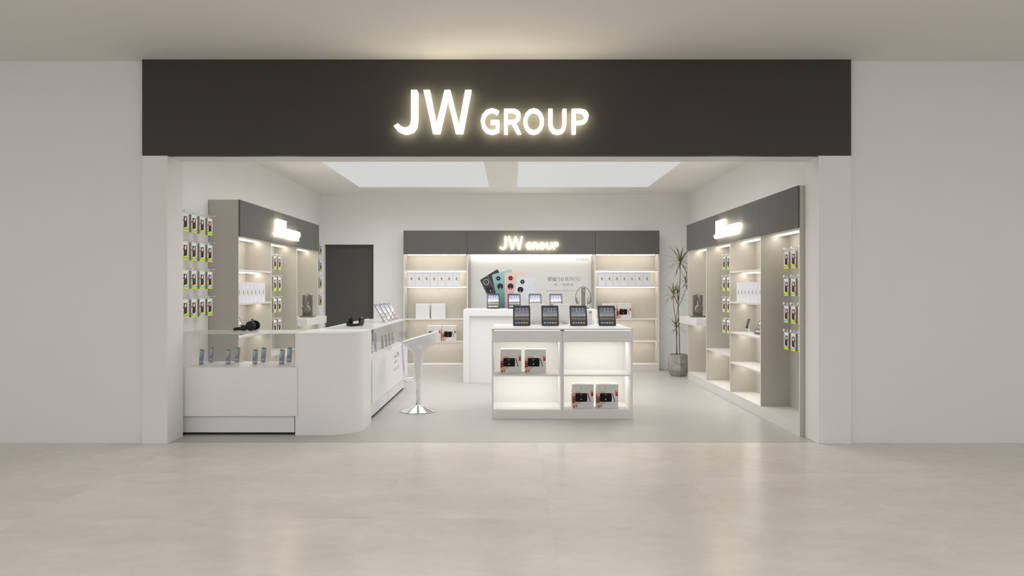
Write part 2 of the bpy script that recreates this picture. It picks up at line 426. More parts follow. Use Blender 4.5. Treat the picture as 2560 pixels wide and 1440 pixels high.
# ================================================================== wall cabinets
T = 0.018
ZT, ZHD = 2.231, 1.856
SHZ = [0.4575, 0.81, 1.1625, 1.515]
def cabinet(label, loc, rz, bays, depth, spec, group, back_mi=None):
    """bays: x edges; spec: per bay a dict(shelves=[z tops], ledge=bool, poster=bool)"""
    t = thing('wall_cabinet', label, 'cabinet', loc, rz, group)
    mats = [M['taupe'], M['edge']]
    n = len(bays) - 1; W = bays[-1]
    G().box(0, T, 0, depth, 0, ZT, 0, front=1).build('side_panel', mats, t, bevel=0.001)
    G().box(W - T, W, 0, depth, 0, ZT, 0, front=1).build('side_panel', mats, t, bevel=0.001)
    for k in range(1, n):
        G().box(bays[k] - T / 2, bays[k] + T / 2, 0.0, depth - T, 0.105, ZHD, 0, front=1).build('divider', mats, t)
    G().box(T, W - T, depth - T, depth, 0, ZT - T).build('back_panel', M['taupe'], t)
    G().box(T, W - T, 0.0, depth, ZT - T, ZT).build('top_panel', mats, t)
    G().box(T, W - T, 0.001, 0.019, 0, 0.087).build('plinth', M['edge'], t)
    G().box(T, W - T, 0.0, depth - T, 0.087, 0.105).build('bottom_panel', M['edge'], t)
    for k in range(n):
        x0, x1 = bays[k], bays[k + 1]
        a = x0 + (T if k == 0 else T / 2); b = x1 - (T if k == n - 1 else T / 2)
        gx0 = x0 + (0.0 if k == 0 else 0.0015); gx1 = x1 - (0.0 if k == n - 1 else 0.0015)
        G().box(gx0, gx1, -0.018, -0.0005, ZHD, ZT).build('header_panel', M['header'], t, bevel=0.0012)
        s = spec[k]
        G().box(a, b, 0, depth - T, ZHD, ZHD + T, 0, front=1).build('canopy', mats, t)
        ly = depth * 0.45
        G().box(a + 0.025, b - 0.025, ly, ly + 0.032, ZHD - 0.010, ZHD - 0.0005).build('led_strip', M['led'], t)
        for z in s.get('shelves', []):
            sh = G().box(a, b, 0.0, depth - T, z - 0.02, z, 1).build('shelf', mats, t, bevel=0.001)
            G().box(a + 0.025, b - 0.025, ly, ly + 0.032, z - (0.030 if z > 1.34 else 0.0225), z - 0.0205).build('led_strip', M['led'], t)
        if s.get('ledge'):
            l0 = b - a
            G().box(a + 0.001, b - 0.001 if k != n - 1 else W, -0.127, -0.0005, 0.817, 0.915, 0).build('ledge_front', [M['edge']], t, bevel=0.0015)
            G().box(a + 0.001, b - 0.001, 0, depth - T, 0.817, 0.915).build('ledge', M['edge'], t)
            G().box(a + 0.025, b - 0.025, ly, ly + 0.032, 0.8145, 0.8165).build('led_strip', M['led'], t)
    return t
B3 = dict(shelves=SHZ); Cc = dict(shelves=[0.531]); Dd = dict(ledge=True); Aa = {}
cabinet('taupe display cabinet with dark header standing along the left wall', (-2.82, 7.33, 0), PI / 2, [0, 1.0, 2.0, 3.0], 0.305, [B3, Cc, Dd], 'lit wall cabinets')
# on the right wall the ledge bay stands first (next to the plant)
def right_cab():
    cabinet('long taupe display cabinet with dark header standing along the right wall', (2.555, 10.33, 0), -PI / 2, [0, 0.98, 2.0, 3.02, 4.018], 0.31, [Dd, Cc, B3, Aa], 'lit wall cabinets')
right_cab()
cabinet('wide taupe display cabinet with dark header and poster against the back wall', (-1.721, 11.29, 0), 0, [0, 1.012, 3.042, 4.058], 0.295,
        [dict(shelves=[0.472, 0.83, 1.356, 1.607]), {}, dict(shelves=[0.472, 0.83, 1.356, 1.607])], 'lit wall cabinets')

# ------------------------------------------------------------------ text helper
def text_mesh(s, size, offset=0.0, align='LEFT'):
    cu = bpy.data.curves.new('txt', 'FONT'); cu.body = s; cu.size = size; cu.align_x = align; cu.offset = offset
    cu.resolution_u = 3
    o = bpy.data.objects.new('txt', cu); C.objects.link(o)
    me = bpy.data.meshes.new_from_object(o.evaluated_get(bpy.context.evaluated_depsgraph_get()))
    bpy.data.objects.remove(o); bpy.data.curves.remove(cu)
    return me
def add_text(g, s, x0, x1, zb, h, col, y, mi=0, offset=0.0):
    """text fitted between x0..x1 with its lower edge at zb and height h"""
    me = text_mesh(s, 1.0, offset)
    if not me.vertices: return
    xs = [v.co.x for v in me.vertices]; ys = [v.co.y for v in me.vertices]
    ax, bx, ay, by = min(xs), max(xs), min(ys), max(ys)
    sx = (x1 - x0) / max(bx - ax, 1e-6); sy = h / max(by - ay, 1e-6)
    vs = [(x0 + (v.co.x - ax) * sx, y, zb + (v.co.y - ay) * sy) for v in me.vertices]
    fs = [list(p.vertices) for p in me.polygons]
    g.add(vs, fs, mi, [lin(col)] * len(vs))
    bpy.data.meshes.remove(me)

# ================================================================== poster in the back cabinet
PY = 11.50
def P7(x, y): return ((1160 + x / 7.5294 - 1280) * PY / F, CAMZ + (720 - 620 - y / 7.5294) * PY / F)
pz1 = CAMZ + (720 - 638.5) * PY / F
po = thing('advertising_poster', 'white phone poster with four fanned phone backs inside the back cabinet', 'poster', (0, PY, 0))
G().box(-0.664, 1.277, 0, 0.012, 0.2, pz1).build('board', M['board'], po)
for x0, x1 in ((-0.699, -0.6645), (1.2775, 1.311)): G().box(x0, x1, 0.004, 0.05, 0.11, pz1 + .03).build('gap_filler', M['taupe'], po)  # strips added to close the dark shaded gaps beside the board
pr = Print()
def phone_back(pts, ctop, cbot, layer, ymin, ymax):
    cs = []
    for x, y in pts:
        t = min(1, max(0, (y - ymin) / (ymax - ymin)))
        cs.append(tuple(a + (b - a) * t for a, b in zip(ctop, cbot)))
    pr.poly([P7(x, y) for x, y in pts][::-1], cs[::-1], layer)
def cam(x, y, r, ring, layer, x2, y2, r2, fx, fy):
    k = PY / F / 7.5294
    X, Z = P7(x, y)
    pr.disc(X, Z, r * k, ring, layer, 24); pr.disc(X, Z, r * 0.86 * k, tuple(min(255, c + 28) for c in ring), layer + .2, 24)
    pr.disc(X, Z, r * 0.68 * k, (38, 36, 38), layer + .4, 20)
    pr.disc(X, Z, r * 0.34 * k, (70, 78, 92), layer + .6, 14); pr.disc(X, Z, r * 0.12 * k, (230, 235, 240), layer + .8, 8)
    X, Z = P7(x2, y2); pr.disc(X, Z, r2 * k, (44, 42, 43), layer, 24); pr.disc(X, Z + r2 * .35 * k, r2 * .22 * k, (86, 82, 84), layer + .3, 10)
    X, Z = P7(fx, fy); pr.disc(X, Z, 11 * k, (250, 244, 225), layer + .5, 10)
phone_back([(300,608),(312,592),(612,407),(632,408),(650,430),(900,980),(900,1330),(660,1330),(560,1140)], (72, 69, 69), (58, 55, 56), 1, 405, 1000)
phone_back([(300,608),(312,592),(440,513),(700,1000),(700,1330),(660,1330),(560,1140)], (128, 126, 128), (70, 68, 70), 2, 560, 900)
phone_back([(312,612),(318,600),(430,528),(690,1000),(690,1330),(668,1330)], (84, 82, 84), (62, 60, 62), 2.5, 405, 1000)
cam(417, 640, 56, (150, 146, 142), 3, 482, 775, 60, 497, 805)
phone_back([(528,525),(532,508),(552,494),(872,404),(890,405),(902,420),(912,460),(912,900),(912,1330),(730,1330),(680,1140),(600,860)], (166, 203, 203), (52, 112, 104), 4, 430, 1150)
phone_back([(700,800),(800,760),(912,1150),(912,1330),(790,1330)], (120, 175, 172), (36, 84, 78), 4.5, 760, 1200)
cam(645, 573, 60, (128, 160, 164), 5, 680, 722, 56, 683, 755)
phone_back([(765,505),(772,482),(792,466),(1128,462),(1146,472),(1154,492),(1152,1330),(772,1330),(768,900)], (236, 207, 198), (190, 120, 148), 6, 460, 1150)
phone_back([(766,560),(782,560),(790,1330),(772,1330)], (244, 222, 214), (176, 98, 130), 6.5, 500, 1150)
cam(877, 568, 60, (222, 160, 146), 7, 875, 722, 56, 875, 757)
phone_back([(1003,545),(1010,524),(1030,514),(1358,592),(1378,606),(1384,632),(1330,860),(1215,1330),(840,1330),(940,860)], (214, 224, 228), (216, 214, 226), 8, 515, 1150)
phone_back([(1080,860),(1376,610),(1382,634),(1330,860),(1280,1060)], (206, 214, 218), (228, 230, 240), 8.5, 610, 1000)
phone_back([(940,860),(1060,1150),(1010,1330),(840,1330)], (205, 204, 220), (196, 190, 214), 8.5, 860, 1200)
cam(1100, 637, 60, (206, 200, 196), 9, 1062, 785, 56, 1057, 820)
pr.into(G(), -0.0002).build('phone_picture', M['print'], po)
tg = G()
def ptext(s, xa, xb, yb, yt, col, off=0.0):
    x0, zb = P7(xa, yb); x1, zt = P7(xb, yt)
    add_text(tg, s, x0, x1, zb, zt - zb, col, -0.0012, 0, off)
ptext('HONOR', 2112, 2340, 237, 192, (74, 72, 70), -0.008)
ptext('荣耀', 1572, 1742, 628, 546, (78, 76, 74), -0.008)
ptext('50', 1770, 1872, 624, 553, (78, 76, 74), -0.016)
ptext('系列', 1898, 2064, 628, 546, (78, 76, 74), -0.008)
ptext('5G', 2106, 2172, 608, 563, (120, 118, 116), -0.01)
ptext('美,一拍即合', 1692, 2062, 714, 662, (120, 118, 116), -0.012)
ptext('1亿像素超清影像 | 100W超级快充 | 75°超曲屏', 1535, 2262, 818, 790, (150, 148, 146), -0.01)
tg.build('lettering', M['print'], po)
rg = G()
x0, z0 = P7(2090, 622); x1, z1 = P7(2190, 545)
o_, i_ = rrect(x0, z0, x1, z1, 0.02), rrect(x0 + .0035, z0 + .0035, x1 - .0035, z1 - .0035, 0.017)
n = len(o_)
rg.add([(x, -0.0012, z) for x, z in o_] + [(x, -0.0012, z) for x, z in i_], [(k, (k + 1) % n, n + (k + 1) % n, n + k) for k in range(n)], 0, [lin((120, 118, 116))] * (2 * n))
rg.build('badge_outline', M['print'], po)

# ================================================================== hanging phone-case packs on peg hooks
PW, PD, PH = 0.113, 0.022, 0.168
def pack_maker(mirror):
    def make():
        t = empty('hanging_case_pack')         # origin: bottom middle of the front face, front faces -y
        G().box(-PW / 2, PW / 2, 0, PD, 0, PH).build('box', [M['card']], t)
        p = Print()
        w = PW / 2
        p.rect(-w, 0, w, PH, (246, 246, 245), 1)
        p.poly([(-w, 0), (w, 0), (w, .045), (-w, .030)], (252, 238, 8), 2)
        p.rect(-w, .012, w, .027, (128, 206, 232), 3)
        p.rect(-.022, .017, .024, .0215, (186, 226, 232), 4)
        p.poly([(-w, .030), (-.012, .036), (-w, .037)], (196, 20, 40), 3)
        p.poly([(-.036, .033), (.034, .043), (.034, .137), (-.036, .137)], (62, 57, 54), 2.5)
        p.poly([(-.036, .033), (.034, .043), (.02, .046), (-.036, .105)], (50, 46, 44), 2.8)
        p.disc(0, .112, .016, (238, 238, 236), 3, 18)
        p.rect(.014, .125, .028, .131, (240, 240, 238), 3)
        p.rrect(-w, .0905, -.006, .1025, .004, (206, 26, 66), 4)
        p.rect(.036, .137, .05, .150, (126, 200, 214), 2)
        p.into(G(), -0.0002, mirror=mirror).build('printed_front', M['print'], t)
        e = G()                                # perforated kraft sides and the yellow underside
        for s in (-1, 1):
            x = s * (w + 0.0004)
            e.add([(x, 0, 0), (x, PD, 0), (x, PD, PH), (x, 0, PH)], [(0, 1, 2, 3)], 0)
            x = s * (w + 0.0008)
            for k in range(14):
                for y in (0.0035, 0.0135):
                    z = 0.003 + k * 0.0118
                    e.add([(x, y, z), (x, y + .0052, z), (x, y + .0052, z + .0066), (x, y, z + .0066)], [(0, 1, 2, 3)], 1)
        e.add([(-w, 0, -0.0004), (w, 0, -0.0004), (w, PD, -0.0004), (-w, PD, -0.0004)], [(0, 1, 2, 3)], 2)
        e.build('perforated_edge', [M['kraft'], M['blackmatte'], M['yellow']], t)
        h = G().prism([(-.03, PH), (.03, PH), (.018, PH + .030), (-.018, PH + .030)], PD / 2 - .0006, PD / 2 + .0006)
        h.build('hang_tab', M['acrylic'], t)
        return t
    return make
PACK_L, PACK_R = Kind(pack_maker(False)), Kind(pack_maker(True))
def hook_maker(length, cap):
    def make():
        t = empty('hanging_hook')              # origin on the panel it is screwed to; the rod points to -y
        G().tube([(0, -0.004, 0), (0, -length, 0)], 0.0024, 6).build('rod', M['whiteplastic'], t, 40)
        G().tube([(0.0, -0.004, -0.02), (0.0, -length * .55, -0.02), (0, -length * .62, -0.006)], 0.0016, 6).build('brace', M['acrylic'], t, 40)
        G().box(-0.022, 0.022, -0.004, 0, -0.035, 0.02).build('back_plate', M['whiteplastic'], t)
        G().lathe([(0.0, 0), (cap * .8, 0.001), (cap, 0.004), (cap, 0.007), (cap * .7, 0.012), (0, 0.0135)], 16, xf=Matrix.Translation((0, -length + .002, 0)) @ Matrix.Rotation(PI / 2, 4, 'X')).build('end_cap', M['whiteplastic'], t, 50)
        return t
    return make
HOOK_S, HOOK_M, HOOK_B = Kind(hook_maker(0.168, 0.006)), Kind(hook_maker(0.155, 0.007)), Kind(hook_maker(0.155, 0.0155))
ROWS = ['top', 'second', 'third', 'bottom']
HOOKZ = PH + 0.022
def rack(side, xp, xf, cols, zs, hook, pk, where, colname, group):
    """xp: panel face; xf: pack front; cols: centre depths; zs: pack bottoms from the top row"""
    rz = PI / 2 if side < 0 else -PI / 2
    for r, z in enumerate(zs):
        for c, y in enumerate(cols):
            cn = colname[c]
            pk.put(f'yellow-edged phone case pack {where}, {ROWS[r]} row, {cn}', 'phone case', (xf, y, z), rz, 'phone case packs ' + where)
            hook.put(f'peg hook {where}, {ROWS[r]} row, {cn}', 'hook', (xp, y, z + HOOKZ), rz, 'peg hooks ' + where)
rack(-1, FX0 + .0005, -3.0, [6.5325, 6.71, 6.886, 7.063], [1.842, 1.578, 1.313, 1.046], HOOK_S, PACK_L, 'on the bare left wall', ['next to the pillar', 'second from the pillar', 'third from the pillar', 'next to the cabinet'], 0)
rack(-1, -3.1065, -2.97, [8.915, 9.092], [1.5526, 1.285, 1.016, 0.748], HOOK_M, PACK_L, 'inside the left cabinet', ['nearer the shopfront', 'nearer the door'], 0)
rack(-1, FX0 + .0005, -3.0, [11.155], [1.842, 1.578, 1.313, 1.046], HOOK_S, PACK_L, 'on the wall corner', ['beside the grey door'], 0)
rack(1, 2.8465, 2.71, [8.915, 9.092], [1.5526, 1.285, 1.016, 0.748], HOOK_M, PACK_R, 'inside the right cabinet middle bay', ['nearer the shopfront', 'nearer the plant'], 0)
rack(1, 2.8465, 2.71, [6.682, 6.853, 7.028], [1.5126, 1.243, 0.977, 0.713], HOOK_B, PACK_R, 'inside the bay by the right pillar', ['nearest the pillar', 'in the middle', 'nearest the shelves'], 0)

# ================================================================== slim phone boxes
BW, BH, BD = 0.1175, 0.219, 0.055
def make_phone_box():
    t = empty('phone_box')                     # origin: bottom middle of the front face
    G().box(-BW / 2, BW / 2, 0, BD, 0, BH).build('box', M['boxwhite'], t, bevel=0.0015)
    p = Print()
    for s, c in ((0.050, (226, 226, 232)), (0.0487, (231, 231, 237))):
        p.rrect(-s, .1095 - s * 2.05, s, .1095 + s * 2.05, .008, c, 1 if s == .05 else 1.4)
    rnd = random.Random(3)
    for k in range(26):
        a = rnd.uniform(0.75 * PI, 1.72 * PI); r = rnd.uniform(.006, .033)
        p.disc(.008 + r * math.cos(a) * .75, .118 + r * math.sin(a) * 1.2, rnd.uniform(.0035, .008), rnd.choice([(240, 214, 140), (244, 226, 170), (236, 186, 84), (242, 206, 120)]), 2 + k * .03, 8)
    p.poly([(-.014, .108), (.004, .098), (.026, .088), (.030, .078), (.018, .090), (0, .094)], (232, 160, 48), 3.2)
    p.poly([(.010, .136), (.014, .152), (.010, .150), (.004, .130)], (214, 140, 70), 3.2)
    p.poly([(-.006, .118), (.002, .134), (.011, .128), (.012, .112), (.008, .104), (-.002, .106)], (70, 138, 160), 3.4)
    p.poly([(-.004, .106), (.008, .108), (.018, .094), (.008, .096)], (54, 66, 92), 3.6)
    p.rect(-.02, .2, .02, .203, (214, 214, 220), 2)
    p.into(G(), -0.0003).build('printed_front', M['print'], t)
    return t
PBOX = Kind(make_phone_box)
for side, (xs, nm) in enumerate(((-1.66, 'door-side bay'), (1.369, 'plant-side bay'))):
    for k in range(7):
        PBOX.put(f'white phone box with blue and gold splash, back cabinet {nm}, {ORD[k]} from the left', 'box', (xs + 0.0592 + k * 0.1195, 11.315, 1.356), 0, 'phone boxes on the back cabinet')
for k in range(7):
    PBOX.put(f'white phone box with blue and gold splash, left cabinet, {ORD[k]} from the shopfront', 'box', (-2.855, 7.44 + k * 0.1195, 1.1625), PI / 2, 'phone boxes in the left cabinet')
for k in range(7):
    PBOX.put(f'white phone box with blue and gold splash, right cabinet, {ORD[k]} from the shopfront', 'box', (2.595, 7.44 + k * 0.1195, 1.1625), -PI / 2, 'phone boxes in the right cabinet')

# ================================================================== router boxes
RW, RH, RD = 0.216, 0.243, 0.14
def make_router_box():
    t = empty('router_box')                    # origin: bottom left of the front face
    G().box(0, RW, 0, RD, 0, RH).build('box', M['card'], t, bevel=0.0015)
    U = lambda x, y: ((x - 130) / 636.0 * RW, (970 - y) / 708.0 * RH)   # from the close-up of the box
    p = Print()
    p.rect(0, 0, RW, RH, (224, 222, 220), 0.5)
    sk, sk2, dk = (222, 178, 156), (196, 146, 126), (112, 44, 40)
    q = lambda pts, c, l: p.poly([U(x, y) for x, y in pts][::-1], c, l)
    q([(132,600),(150,540),(185,500),(250,475),(330,470),(375,482),(384,498),(370,515),(300,528),(225,548),(185,590),(160,620),(132,660)], sk, 1)
    q([(132,620),(165,605),(225,600),(225,800),(132,812)], dk, 1.2)
    p.disc(*U(182, 645), .014, (178, 104, 96), 1.4, 12); p.disc(*U(185, 745), .014, (160, 84, 76), 1.4, 12)
    q([(132,812),(250,785),(370,788),(384,800),(380,822),(330,842),(275,870),(270,930),(255,950),(238,935),(232,900),(215,905),(195,955),(176,968),(158,945),(155,920),(132,925)], sk, 2)
    q([(150,900),(215,890),(195,955),(176,968),(158,945)], (150, 84, 80), 2.2)
    q([(232,890),(272,868),(270,930),(255,950),(238,935)], (170, 104, 98), 2.2)
    p.rrect(*U(215, 780), *U(572, 522), .014, (14, 12, 12), 3)
    p.rrect(*U(222, 560), *U(566, 526), .006, (40, 34, 32), 3.3)
    p.rect(*U(352, 574), *U(430, 564), (150, 146, 144), 3.6); p.rect(*U(364, 608), *U(414, 598), (110, 106, 104), 3.6)
    p.disc(*U(390, 704), .0065, (206, 190, 160), 3.6, 10)
    q([(584,532),(602,526),(672,766),(668,782),(654,780)], (20, 18, 18), 3)
    p.rect(*U(684, 606), *U(752, 446), (196, 22, 26), 3)
    p.disc(*U(720, 478), .009, (240, 208, 200), 3.4, 12); q([(720,480),(745,500),(725,515)], (196, 22, 26), 3.7)
    p.rect(*U(696, 560), *U(742, 530), (220, 92, 92), 3.4)
    p.rect(*U(377, 345), *U(384, 292), (186, 184, 182), 2); p.rect(*U(370, 362), *U(392, 348), (150, 148, 146), 2)
    p.rect(*U(350, 394), *U(416, 384), (176, 174, 172), 2)
    p.into(G(), -0.0003).build('printed_front', M['print'], t)
    s = Print()                                # side face artwork: device edge and wrist
    s.poly([(-.10, .05), (-.03, .035), (-.005, .05), (-.005, .14), (-.06, .15), (-.10, .12)], (150, 92, 76), 1)
    s.rect(-.05, .07, -.006, .15, (16, 14, 14), 2)
    s.rect(-.12, .155, -.02, .165, (176, 130, 110), 2)
    s.into(G(), 0, Matrix.Rotation(-PI / 2, 4, 'Z') @ I4).build('printed_side', M['print'], t)
    tp = Print(); tp.poly([(.02, .02), (.14, .03), (.15, .055), (.06, .06), (.02, .045)], (186, 128, 84), 1); tp.rect(.17, .03, .2, .06, (232, 168, 164), 1)
    tp.into(G(), 0, Matrix.Translation((0, 0, RH)) @ Matrix.Rotation(-PI / 2, 4, 'X') @ Matrix.Identity(4)).build('printed_top', M['print'], t)
    return t
RBOX = Kind(make_router_box)
gp = 'router boxes with a hand picture'
for label, loc in (
    ('router box in the island upper cell, the one nearer its outer side', (-0.1187, 7.325, 0.444)),
    ('router box in the island upper cell, the one nearer the middle divider', (0.1335, 7.325, 0.444)),
    ('router box in the island lower cell, the one nearer the middle divider', (0.617, 7.25, 0.093)),
    ('router box in the island lower cell, the one nearer its outer side', (0.867, 7.25, 0.093)),
    ('router box on the back cabinet low shelf, partly hidden by the bar stool', (-1.352, 11.32, 0.472)),
    ('router box on the back cabinet low shelf, beside the white desk', (-1.107, 11.32, 0.472)),
    ('router box on the back cabinet shelf, partly hidden behind an island tablet', (1.436, 11.315, 0.83)),
    ('router box on the back cabinet shelf above the island, showing its whole front', (1.683, 11.315, 0.83))):
    RBOX.put('white ' + label, 'box', (loc[0], loc[1], loc[2] + .0012), 0, gp)
def make_plain_box():
    t = empty('plain_box')
    G().box(0, 0.222, 0, 0.14, 0, 0.2083).build('carton', M['card'], t, bevel=0.0006)
    G().box(0, 0.222, 0, 0.14, 0.2085, 0.2385).build('lid', M['card'], t, bevel=0.0006)
    return t
PB = Kind(make_plain_box)
PB.put('plain white box on the back cabinet shelf, the one nearer the door', 'box', (-1.535, 11.33, 0.83), 0, 'plain white boxes')
PB.put('plain white box on the back cabinet shelf, the one nearer the desk', 'box', (-1.288, 11.33, 0.83), 0, 'plain white boxes')

# ================================================================== tablets
def tablet_print(bright):
    p = Print(); w, h = 0.077, 0.1955 / 2 + .001
    k = bright  # screen colours scaled per spot to paint in the light falling there
    c = lambda *a: tuple(min(255, v * k) for v in a)
    stops = [(-h, (70, 74, 76)), (-h * .62, (88, 92, 92)), (-h * .28, (168, 168, 160)), (-h * .18, (130, 112, 96)), (-h * .02, (206, 208, 210)), (h * .35, (158, 168, 188)), (h, (84, 92, 128))]
    for (z0, c0), (z1, c1) in zip(stops, stops[1:]): p.rect(-w, z0, w, z1, c(*c0), 1, c(*c1))
    hills = [(-w, -.23), (-.06, -.2), (-.045, -.17), (-.02, -.10), (0, -.16), (.02, -.12), (.045, -.09), (.062, -.13), (w, -.07), (w, -.28), (-w, -.28)]
    p.poly([(x, z * h) for x, z in hills][::-1], c(112, 94, 78), 1.5)
    p.poly([(-w, -.28 * h), (w, -.28 * h), (w, -.25 * h), (-w, -.25 * h)], c(92, 78, 66), 1.8)
    ic = [(236, 210, 160), (230, 206, 206), (232, 196, 200), (196, 204, 206), (130, 170, 210), (200, 214, 222), (224, 186, 140), (236, 222, 170), (190, 184, 160), (130, 190, 196), (214, 160, 196)]
    for i, col in enumerate(ic):
        x = -.0525 + (i % 4) * .035; z = h * (.80 - .295 * (i // 4)); s = .0082
        if i == 4: p.poly([(x - s, z + s), (x, z - s), (x + s, z + s)][::-1], c(*col), 2)
        elif i in (7,): p.rrect(x - s, z - s * .6, x + s, z + s * .4, .002, c(*col), 2)
        else: p.rrect(x - s, z - s, x + s, z + s, .004, c(*col), 2)
        if i in (1, 2, 5, 6, 10): p.disc(x, z, s * .5, c(*[min(255, v * 1.12) for v in ic[(i * 3) % 11]]), 2.4, 8)
    for i, col in enumerate([(190, 206, 226), (170, 194, 220), (206, 206, 222), (226, 214, 160), (240, 200, 72)]):
        x = -.056 + i * .028; s = .0095
        p.rrect(x - s, -h * .97, x + s, -h * .97 + 2 * s, .004, c(*col), 2)
        if i == 3: p.disc(x, -h * .97 + s, s * .45, c(250, 200, 60), 2.4, 8)
    p.poly([(-w, -h), (w, -h), (w * .9, -h * .9), (-w * .9, -h * .9)], c(120, 122, 124), 1.9)
    return p
def tablet_maker(tilt, bright, eh=.065):
    def make():
        t = empty('tablet')                    # origin: bottom front edge; screen faces -y and leans back
        w, h, d = .093, .241, .0095
        X = Matrix.Translation((0, 0, (d + .0036) * math.sin(R(tilt)))) @ Matrix.Rotation(-R(tilt), 4, 'X')
        G().prism(rrect(-w, 0, w, h, .011), 0.003, d, xf=X).build('aluminium_back', M['silver'], t, 40, bevel=0.002)
        G().prism(rrect(-w, 0, w, h, .011), 0.0, 0.0032, xf=X).build('front_bezel', M['bezel'], t, 40)
        tablet_print(bright).into(G(), -0.0003, X @ Matrix.Translation((0, 0, h / 2 + .001))).build('screen', M['screen'], t)
        G().add([(.0035 * math.cos(a * PI / 5), -0.0004, .011 + .0035 * math.sin(a * PI / 5)) for a in range(10)], [list(range(10))], xf=X).build('home_button', M['black'], t)
        # clear acrylic easel: a lip the tablet stands in and a sloping back leg
        e = G(); dep = h * math.sin(R(tilt)) + d
        a = X @ Vector((0, d + .0005, eh)); b = X @ Vector((0, d + .0005, .004)); k = .0032
        e.sweep([(0, b.y + k * .6, b.z + .001), (0, a.y + k, a.z), (0, a.y + .004, .0015)], [(-.02, -k / 2), (.02, -k / 2), (.02, k / 2), (-.02, k / 2)], up=Vector((0, 1, 0)))
        e.build('easel', M['acrylic'] if eh > .05 else M['silver'], t)
        return t
    return make
ZI = 0.91
TAB_F, TAB_T, TAB_S = Kind(tablet_maker(28, 0.80)), Kind(tablet_maker(28, 1.06)), Kind(tablet_maker(20, 0.9, .022))
for k in range(4):
    TAB_F.put(f'black-framed tablet along the island front edge, {ORD[k]} from the bar stool', 'tablet', (0.104 + 0.305 * k, 7.59, ZI + .0005), 0, 'tablets along the island front edge')
for k, x in enumerate((0.286, 0.553)):
    TAB_S.put(f'tablet showing its silver back on the island, {["nearer", "farther from"][k]} the bar stool', 'tablet', (x, 8.035, ZI + .0005), PI, 'tablets turned to the back of the island')
ZD = 1.0175
for k in range(4):
    TAB_T.put(f'tablet with lightened screen on the white desk, {ORD[k]} from the bar stool side', 'tablet', ((1233.1 + 52.4 * k - 1280) * 10.24 / F, 10.22, ZD + .0005), 0, 'tablets on the white desk')
ZG = 0.9165
TAB_R = Kind(tablet_maker(31, 1.15))
for k in range(4):
    TAB_R.put(f'tablet leaning on the glass counter top facing the bar stool, {ORD[k]} from the shopfront', 'tablet', (-1.482, 8.36 + 0.285 * k, ZG + .0008), PI / 2, 'tablets on the glass counter top')
TAB_B = Kind(tablet_maker(24, 1.1))
TAB_B.put('tablet leaning on the left cabinet shelf behind the black headphones', 'tablet', (-2.93, 7.76, 0.811), PI / 2, 'tablets in the side cabinets')
TAB_B.put('tablet leaning on the right cabinet shelf beside a small phone stand', 'tablet', (2.67, 7.76, 0.811), -PI / 2, 'tablets in the side cabinets')

# ================================================================== phones on clear stands
def phone_print():
    p = Print(); w, h = .0295, .0555
    lite = lambda c: tuple(min(255, v * 1.16 + 8) for v in c)
    st = [(-h, (176, 170, 186)), (-h * .5, (120, 116, 150)), (0, (110, 120, 160)), (h * .45, (116, 158, 172)), (h, (120, 170, 172))]
    for (z0, c0), (z1, c1) in zip(st, st[1:]): p.rect(-w, z0, w, z1, lite(c0), 1, lite(c1))
    cols = [(214, 236, 200), (226, 226, 226), (120, 110, 110), (170, 190, 180), (236, 226, 190), (236, 240, 240), (100, 150, 150), (120, 110, 100), (220, 200, 180), (246, 246, 240), (50, 56, 84), (150, 170, 180),
            (190, 180, 190), (206, 130, 196), (150, 110, 180), (130, 130, 170), (60, 62, 80), (110, 110, 150), (130, 120, 160), (140, 130, 160)]
    for i, c in enumerate(cols):
        x = -.0205 + (i % 4) * .0137; z = h * (.84 - .33 * (i // 4))
        p.rrect(x - .0048, z - .0048, x + .0048, z + .0048, .0014, c, 2)
    for i, c in enumerate([(96, 214, 130), (240, 240, 240), (150, 170, 220), (226, 84, 96)]):
        x = -.0205 + i * .0137; p.rrect(x - .0052, -h + .003, x + .0052, -h + .0134, .0014, c, 2)
    return p
TP = 5
def make_phone():
    t = empty('smartphone')                    # origin: bottom front edge, leans back
    X = Matrix.Rotation(-R(TP), 4, 'X'); w, h = .0335, .138
    G().prism(rrect(-w, 0, w, h, .009), 0.0008, .0078, xf=X).build('body', M['phoneback'], t, 40, bevel=.0012)
    G().prism(rrect(-w + .001, .001, w - .001, h - .001, .008), 0.0, .0009, xf=X).build('front_glass', M['phonebody'], t, 40)
    phone_print().into(G(), -0.0002, X @ Matrix.Translation((0, 0, h / 2))).build('screen', M['screen'], t)
    b = G()
    b.add([(.0045 * math.cos(a * PI / 6), -.0004, .0075 + .0045 * math.sin(a * PI / 6)) for a in range(12)], [list(range(12))], xf=X)
    b.build('home_button', M['bezel'], t)
    return t
def make_stand():
    t = empty('phone_stand')                   # origin under the phone's front edge
    G().zprism([(-.03, -.012), (.03, -.012), (.03, .06), (-.03, .06)], 0, .005).build('base', M['acrylic'], t, bevel=.001)
    X = Matrix.Rotation(-R(TP), 4, 'X')
    G().prism([(-.02, 0), (.02, 0), (.02, .075), (-.02, .075)], .0115, .0145, xf=Matrix.Translation((0, 0, .007)) @ X).build('back_rest', M['acrylic'], t)
    G().box(-.02, .02, -.006, -.003, .005, .012).build('lip', M['acrylic'], t)
    return t
PH_, ST_ = Kind(make_phone), Kind(make_stand)
ZDK = 0.612
def phone_on_stand(x, y, rz, where, grp):
    ST_.put(f'clear stand under smartphone {where}', 'phone stand', (x, y, ZDK + .0006), rz, 'clear stands ' + grp)
    PH_.put(f'smartphone on a clear stand {where}', 'smartphone', (x, y, ZDK + .0072), rz, 'smartphones ' + grp)
YAW = R(-36)
